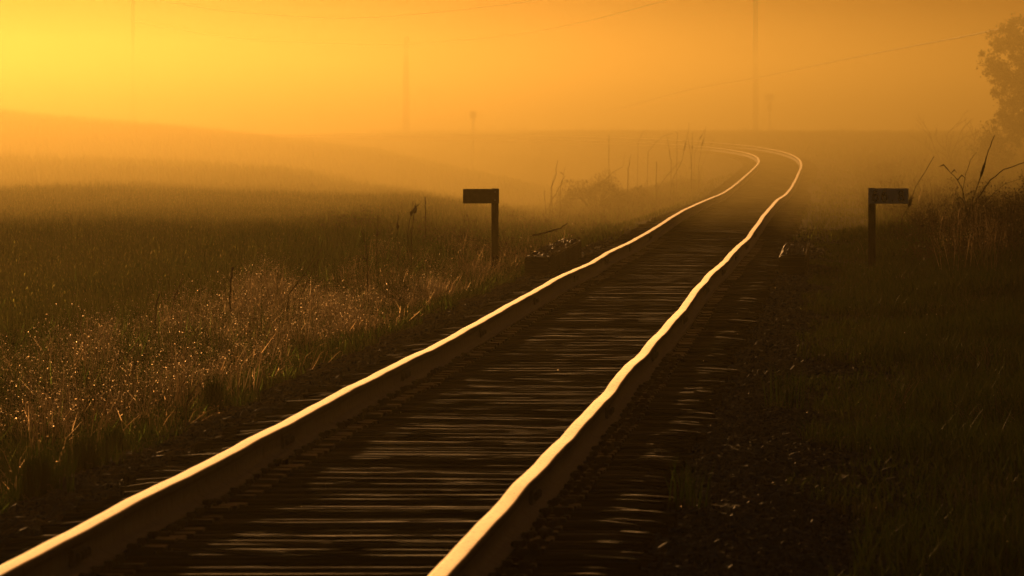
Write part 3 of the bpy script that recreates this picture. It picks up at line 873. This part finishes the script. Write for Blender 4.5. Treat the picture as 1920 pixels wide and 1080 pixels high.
# green tufts at the left edge of the ballast
def tuft(px, py, hpx, wpx, label, n=260):
    d = 1.85 * FPX / (py - 245.0)
    x = d * (px - 960) / FPX; y = d
    h = hpx * d / FPX; w = wpx * d / FPX
    X = rng.normal(0, w / 3.2, n); Y = rng.normal(0, w / 3, n)
    g = float(H(x, y))
    me = blades_mesh("grass_tuft", X, Y, h * rng.uniform(.6, 1, n), rng.uniform(.003, .006, n) * (1 + y / 100), rng.uniform(0, .3, n), M['grass'], z=np.full(n, -.02))
    o = link(bpy.data.objects.new("grass_tuft", me)); o.location = (x, y, g)
    tag(o, label, 'grass tuft', 'grass tufts along the ballast edges')
tuft(400, 770, 95, 26, 'narrow upright green tuft at the left gravel edge, straw behind it')
tuft(75, 960, 130, 90, 'wide dark tuft in the bottom left corner')
tuft(165, 890, 110, 80, 'dark tuft behind the nearest rounded rock')
tuft(215, 850, 80, 34, 'small dark tuft just above the nearest rounded rock')
tuft(755, 545, 95, 90, 'broad green tuft left of the blank marker post', 420)
tuft(560, 640, 90, 46, 'leafy green tuft low among the pale weeds', 200)
tuft(668, 585, 84, 50, 'green tuft at the right end of the pale weeds', 220)
tuft(848, 520, 66, 60, 'green tuft just left of the blank marker foot', 220)
tuft(958, 500, 50, 46, 'short green tuft just right of the blank marker foot', 180)
tuft(1290, 1000, 120, 60, 'sparse tuft at the near right tie ends', 50)
tuft(1475, 790, 110, 50, 'thin tuft in the right ballast', 60)

# ------------------------------------------------------------------ brushy mound
def mound(px, py, wpx, hpx, d, label):
    c = P(px, py, d); g = float(H(c.x, c.y))
    w = wpx * d / FPX / 2; h = c.z + hpx * d / FPX - g
    n = 9000
    u = rng.normal(0, 1, (n, 3)); u[:, 2] = np.abs(u[:, 2]); u /= np.linalg.norm(u, axis=1)[:, None]
    r_ = rng.uniform(.55, 1, n) ** .6
    lump = 1 + .12 * np.sin(u[:, 0] * 7) + .1 * np.sin(u[:, 1] * 9 + 1)
    p = u * (r_ * lump)[:, None] * np.array([w, w, h])
    d1 = u * .6 + rng.normal(0, .7, (n, 3)); d1 /= np.linalg.norm(d1, axis=1)[:, None]
    d2 = np.cross(d1, rng.normal(0, 1, (n, 3))); d2 /= np.linalg.norm(d2, axis=1)[:, None]
    L = rng.uniform(.02, .07, n)[:, None]
    V = np.stack([p - d1 * L, p + d2 * .007, p + d1 * L, p - d2 * .007], 1).reshape(-1, 3)
    V[:, 2] = np.maximum(V[:, 2], -.02)
    me = np_mesh("bush", V, [(np.arange(n) * 4)[:, None] + np.array([[0, 1, 2, 3]])], [M['brush']])
    o = empty("bush", (c.x, c.y, g)); tag(o, label, 'bush')
    link(bpy.data.objects.new("foliage", me), o)
    core = MB()
    for i in range(26):
        a = random.uniform(0, 6.28); rr = random.uniform(.3, .9)
        core.tube([(0, 0, -.02), (math.cos(a) * rr * w * .5, math.sin(a) * rr * w * .5, h * .5), (math.cos(a) * rr * w, math.sin(a) * rr * w, h * (1 - rr * .6))], [.02, .012, .004], 4)
    core.build("stem", M['twig'], o)
mound(1120, 372, 165, 40, 226, 'rounded brown brushy mound left of the track before the bend')
mound(1190, 378, 90, 24, 240, 'low brushy mound right of the rounded one')

# ------------------------------------------------------------------ mile markers
def marker(px, d, side, top_row, label, face):
    c = P(px, top_row, d); g = float(H(c.x, c.y))
    e = empty("mile_marker", (c.x, c.y, g)); tag(e, label, 'mile marker', 'mile markers either side of the track')
    e.rotation_euler = (0, 0, math.radians(random.uniform(-2, 2)))
    hh = c.z - g
    pb = MB(); pb.box(-.048, .048, -.048, .048, -.3, hh - .002, bev=.006, jit=.002)
    pb.build("post", M['post'], e)
    x0, x1 = (-.048, .468) if side > 0 else (-.432, .055)
    pn = MB(); pn.box(x0, x1, -.072, -.050, hh - .205, hh - .008, bev=.003)
    pan = pn.build("panel", M['panel_face'] if face else M['panel_back'], e)
    for bx, bz in ((.0, -.05), (.0, -.16)):
        bb = MB(); bb.tube([(bx, -.0715, hh + bz), (bx, -.080, hh + bz)], [.009, .007], 8)
        bb.build("bolt", M['metal'], pan)
    if face:
        def ring(cx_, cz_, rx, rz, a0, a1, n=20):
            return [(cx_ + rx * math.cos(math.radians(a0 + (a1 - a0) * i / n)), -.0735, cz_ + rz * math.sin(math.radians(a0 + (a1 - a0) * i / n))) for i in range(n + 1)]
        zb = hh - .172
        for ch, cx_ in (('6', .045), ('6', .160), ('.', .262), ('8', .375)):
            nb = MB()
            if ch == '6':
                pts = ring(cx_, zb + .042, .031, .042, 180, 540)
                nb.tube(pts, [.0095] * len(pts), 8)
                pts = ring(cx_ + .034, zb + .050, .066, .088, 180, 105, 12)
                nb.tube(pts, [.0095] * len(pts), 8)
            elif ch == '8':
                for zc, rx, rz in ((.037, .032, .037), (.104, .027, .030)):
                    pts = ring(cx_, zb + zc, rx, rz, 0, 360); nb.tube(pts, [.0095] * len(pts), 8)
            else:
                nb.tube([(cx_, -.0715, zb + .008), (cx_, -.078, zb + .008)], [.010, .010], 10)
            nb.build("numeral", M['black'], pan)
    return e
marker(928, 115, -1, 353, 'blank marker, back of its panel pointing left of the post, left of the track', False)
marker(1635, 110, 1, 352, 'numbered marker reading 66.8, panel pointing right, right of the track', True)

# ------------------------------------------------------------------ far signs and poles
def small_sign():
    d = 402; c = P(887, 209, d); g = float(H(c.x, c.y)); h = c.z - g
    e = empty("railway_sign", (c.x, c.y, g)); tag(e, 'small square sign on a thin post before the far rails', 'railway sign')
    pb = MB(); pb.box(-.035, .035, -.03, .03, -.3, h - .06, bev=.004); pb.build("post", M['metal'], e)
    pn = MB(); pn.box(-.15, .15, -.055, -.032, h - .33, h, bev=.008); pn.build("panel", M['panel_back'], e)
    br = MB(); br.box(.037, .085, -.03, .03, h - .52, h - .36, bev=.005); br.build("bracket", M['metal'], e)
small_sign()
def tall_sign():
    d = 560; c = P(1443, 176, d); g = float(H(c.x, c.y)); h = c.z - g
    e = empty("railway_signal", (c.x, c.y, g)); tag(e, 'faint lineside signal post with an oval target beside the tall pole', 'signal')
    pb = MB(); pb.tube([(0, 0, -.3), (0, 0, h)], [.07, .05], 10); pb.build("post", M['metal'], e)
    ov = MB(); vs = []; 
    for y in (-.09, -.06):
        vs += [(.18 * math.cos(a * math.pi / 8), y, h - .88 + .30 * math.sin(a * math.pi / 8)) for a in range(16)]
    ov.add(vs, [tuple(range(16)), tuple(range(31, 15, -1))] + [(a, (a + 1) % 16, 16 + (a + 1) % 16, 16 + a) for a in range(16)])
    ov.build("target", M['panel_back'], e)
    x_ = MB(); x_.box(-.30, .30, -.08, -.06, h - .42, h - .02, bev=.01); x_.build("panel", M['metal'], e)
tall_sign()

def pole(px, d, top, label, r=.16, arm=False):
    x = d * (px - 960) / FPX; g = float(H(x, d))
    e = empty("utility_pole", (x, d, g)); tag(e, label, 'utility pole', 'utility poles beyond the track')
    h = CZ + top - g
    mb = MB(); mb.tube([(0, 0, -.5), (-.02, 0, h * .5), (0, 0, h)], [r * 1.15, r, r * .78], 12); mb.build("pole_shaft", M['pole'], e, True)
    if arm:
        ab = MB(); ab.box(-1.2, 1.2, -.06, .06, h - .6, h - .46, bev=.01); ab.build("crossarm", M['pole'], e)
    for xx_ in ((-1.05, -.4, .4, 1.05) if arm else ()):
        ib = MB(); ib.tube([(xx_, 0, h - .46), (xx_, 0, h - .38), (xx_, 0, h - .32)], [.03, .045, .02], 8); ib.build("insulator", M['metal'], e)
    return e
pole(762, 520, 4.7, 'faint utility pole ending below the frame top, middle distance left', .19)
pole(1417, 600, 13.0, 'thick utility pole rising out of the frame, right of centre', .185, True)
pole(250, 640, 11.5, 'barely visible utility pole behind the hill at far left', .16, True)

def wire(pts, r, label):
    """pts: px, py, d"""
    W = [P(*p) for p in pts]
    # dense Catmull-Rom
    Q = []
    for i in range(len(W) - 1):
        p0, p1, p2, p3 = W[max(i - 1, 0)], W[i], W[i + 1], W[min(i + 2, len(W) - 1)]
        for j in range(8):
            t = j / 8
            Q.append(.5 * ((2 * p1) + (-p0 + p2) * t + (2 * p0 - 5 * p1 + 4 * p2 - p3) * t * t + (-p0 + 3 * p1 - 3 * p2 + p3) * t ** 3))
    Q.append(W[-1])
    mb = MB(); mb.tube(Q, [r] * len(Q), 6)
    o = mb.build("power_line", M['cable'], None, True)
    tag(o, label, 'power line', 'wires strung between the utility poles')
wire([(250, -8, 560), (340, 8, 558), (440, 22, 558), (600, 33, 558), (680, 33, 558), (750, 29, 558), (830, 22, 558), (900, 14, 558), (980, 4, 558), (1150, -25, 558), (1417, -80, 558)], .036,
     'long sagging wire crossing the top left of the sky')
wire([(250, 40, 640), (400, 66, 600), (519, 77, 570), (640, 82, 545), (762, 83, 518), (835, 78, 523), (938, 69, 530), (1002, 59, 535), (1073, 46, 540), (1152, 27, 545), (1247, 1, 550), (1417, -48, 558)], .032,
     'wire rising right from the far low pole')
wire([(1130, 213, 650), (1210, 190, 625), (1300, 167, 595), (1417, 146, 557), (1480, 133, 525), (1600, 108, 455), (1720, 85, 395), (1840, 62, 345), (2000, 26, 300), (2150, -10, 270)], .04,
     'thick low cable rising to the right behind the tree')

# ------------------------------------------------------------------ tree, bare shrubs
def tree(px, base_row, d, label):
    c = P(px, base_row, d); g = float(H(c.x, c.y))
    e = empty("leafy_tree", (c.x, c.y, g)); tag(e, label, 'tree')
    sc = d / FPX
    top = (CZ - g) + (YH - 28) * sc          # crown top above ground
    tr = MB(); tr.tube([(0, 0, -.2), (.05, 0, top * .3), (0, .05, top * .6), (-.05, 0, top * .85)], [.16, .12, .08, .03], 9)
    limbs = []
    for i in range(26):
        h0 = random.uniform(.15, .8) * top; a = random.uniform(0, 6.28); L = random.uniform(.7, 1.6)
        p0 = Vector((0, 0, h0)); p1 = p0 + Vector((math.cos(a) * L * .5, math.sin(a) * L * .5, L * .35)); p2 = p0 + Vector((math.cos(a) * L, math.sin(a) * L, L * .8))
        tr.tube([p0, p1, p2], [.04, .025, .008], 5); limbs.append(p2)
    tr.build("trunk", M['twig'], e)
    # crown: leaves gathered in clumps; rows give half width (px) against photo row
    prof = [(28, 28), (45, 70), (60, 92), (80, 100), (105, 98), (120, 116), (140, 108), (160, 100), (185, 92), (205, 86), (235, 96), (262, 118), (300, 150), (330, 170)]
    pr = np.array([p[0] for p in prof]); pw = np.array([p[1] for p in prof])
    C = []
    for i in range(520):
        row = random.uniform(34, 330); hw = float(np.interp(row, pr, pw)) * sc
        a = random.uniform(0, 6.283); rr = math.sqrt(random.uniform(.12, 1)) * hw * (.9 if random.random() < .8 else random.uniform(.95, 1.16))
        C.append((math.cos(a) * rr, math.sin(a) * rr, (CZ - g) + (YH - row) * sc + random.gauss(0, .06), random.uniform(.05, .24)))
    C = np.array(C)
    n = 120
    k = np.repeat(np.arange(len(C)), n); m_ = len(k)
    p = C[k, :3] + rng.normal(0, 1, (m_, 3)) * C[k, 3:4] * np.array([.62, .62, .5])
    d1 = rng.normal(0, 1, (m_, 3)); d1 /= np.linalg.norm(d1, axis=1)[:, None]
    d2 = np.cross(d1, rng.normal(0, 1, (m_, 3))); d2 /= np.linalg.norm(d2, axis=1)[:, None]
    L = rng.uniform(.025, .055, m_)[:, None]
    V = np.stack([p - d1 * L, p + d2 * L * .55, p + d1 * L, p - d2 * L * .55], 1).reshape(-1, 3)
    me = np_mesh("crown", V, [(np.arange(m_) * 4)[:, None] + np.array([[0, 1, 2, 3]])], [M['leaf']])
    link(bpy.data.objects.new("crown", me), e)
tree(1946, 300, 285, 'dense leafy tree filling the upper right edge')

def bare_shrub(px, row, d, hpx, wpx, label, seed, lean=0):
    rr = random.Random(seed)
    c = P(px, row, d); g = float(H(c.x, c.y)); sc = d / FPX
    e = empty("bare_shrub", (c.x, c.y, g)); tag(e, label, 'shrub', 'bare shrubs in the mist at right')
    mb = MB()
    h = c.z - g + hpx * sc
    def grow(p, dirv, L, r, lvl):
        pts = [p]; q = p.copy(); dv = dirv.copy()
        for i in range(4):
            dv = (dv + Vector((rr.gauss(0, .22), rr.gauss(0, .22), rr.gauss(.03, .12)))).normalized()
            q = q + dv * L / 4; pts.append(q.copy())
            if lvl < 3 and rr.random() < .85:
                grow(q.copy(), (dv + Vector((rr.uniform(-1, 1), rr.uniform(-.8, .8), rr.uniform(-.1, .7)))).normalized(), L * rr.uniform(.4, .65), r * .6, lvl + 1)
        mb.tube(pts, [r, r * .85, r * .7, r * .55, r * .3], 4)
    for i in range(3):
        grow(Vector((0, 0, -.05)), Vector((lean + rr.uniform(-.35, .35), rr.uniform(-.3, .3), 1)).normalized(), h * rr.uniform(.6, .85), .016, 0)
    mb.build("branches", M['twig'], e)
bare_shrub(1772, 275, 300, 50, 60, 'bare branching shrub in mist, left of the tree', 5)
bare_shrub(1812, 275, 290, 42, 60, 'bare shrub leaning right towards the tree', 9, .7)
bare_shrub(1790, 285, 295, 24, 60, 'low tangle of bare twigs between the taller bare shrubs', 14, .2)

# ------------------------------------------------------------------ haze and the mist bank over the low ground
def vol(name, x0, x1, y0, y1, z0, z1, dens, label, slope=0, g=.902, col=(.27, .228, .10)):
    v = [(x0, y0 - slope, z0), (x1, y0 - slope, z0), (x1, y1, z0), (x0, y1, z0), (x0, y0 + slope, z1), (x1, y0 + slope, z1), (x1, y1, z1), (x0, y1, z1)]
    f = [(0, 3, 2, 1), (4, 5, 6, 7), (0, 1, 5, 4), (1, 2, 6, 5), (2, 3, 7, 6), (3, 0, 4, 7)]
    me = bpy.data.meshes.new(name); me.from_pydata(v, [], f)
    m_ = bpy.data.materials.new(name); m_.use_nodes = True
    nt = m_.node_tree; nt.nodes.clear()
    o_ = nt.nodes.new("ShaderNodeOutputMaterial"); pv = nt.nodes.new("ShaderNodeVolumePrincipled")
    pv.inputs["Color"].default_value = (*col, 1); pv.inputs["Density"].default_value = dens; pv.inputs["Anisotropy"].default_value = g
    nt.links.new(pv.outputs[0], o_.inputs["Volume"])
    me.materials.append(m_)
    return tag(link(bpy.data.objects.new(name, me)), label, kind='stuff')
vol("haze", -4100, 4100, -60, 9100, CZ - 27.0, CZ + 13.5, HAZE_DENSITY, 'thin golden haze over the whole scene')
vol("mist", -900, 900, 131, 2600, CZ - 12.0, CZ + 3.7, MIST_DENSITY, 'bank of thicker golden mist from the bend onward', slope=26, col=(.29, .248, .098))

def fog_patch(cx, cy, cz_, rx, ry, rz, dens, label):
    import bmesh
    bm = bmesh.new(); bmesh.ops.create_icosphere(bm, subdivisions=4, radius=1)
    from mathutils import noise
    for q in bm.verts:
        n_ = 1 + .12 * noise.noise(q.co * 1.6 + Vector((cx, 0, 0)))
        q.co = Vector((cx + q.co.x * rx * n_, cy + q.co.y * ry * n_, cz_ + q.co.z * rz * n_))
    me = bpy.data.meshes.new("fog_patch"); bm.to_mesh(me); bm.free()
    for p in me.polygons: p.use_smooth = True
    m_ = bpy.data.materials["mist"].copy(); m_.name = "fog_patch"
    m_.node_tree.nodes["Principled Volume"].inputs["Density"].default_value = dens
    me.materials.append(m_)
    tag(link(bpy.data.objects.new("fog_patch", me)), label, kind='stuff')
fog_patch(-17, 272, CZ - 1.3, 17, 80, 4.0, .003, 'pocket of bright fog lying over the swells of the left field')
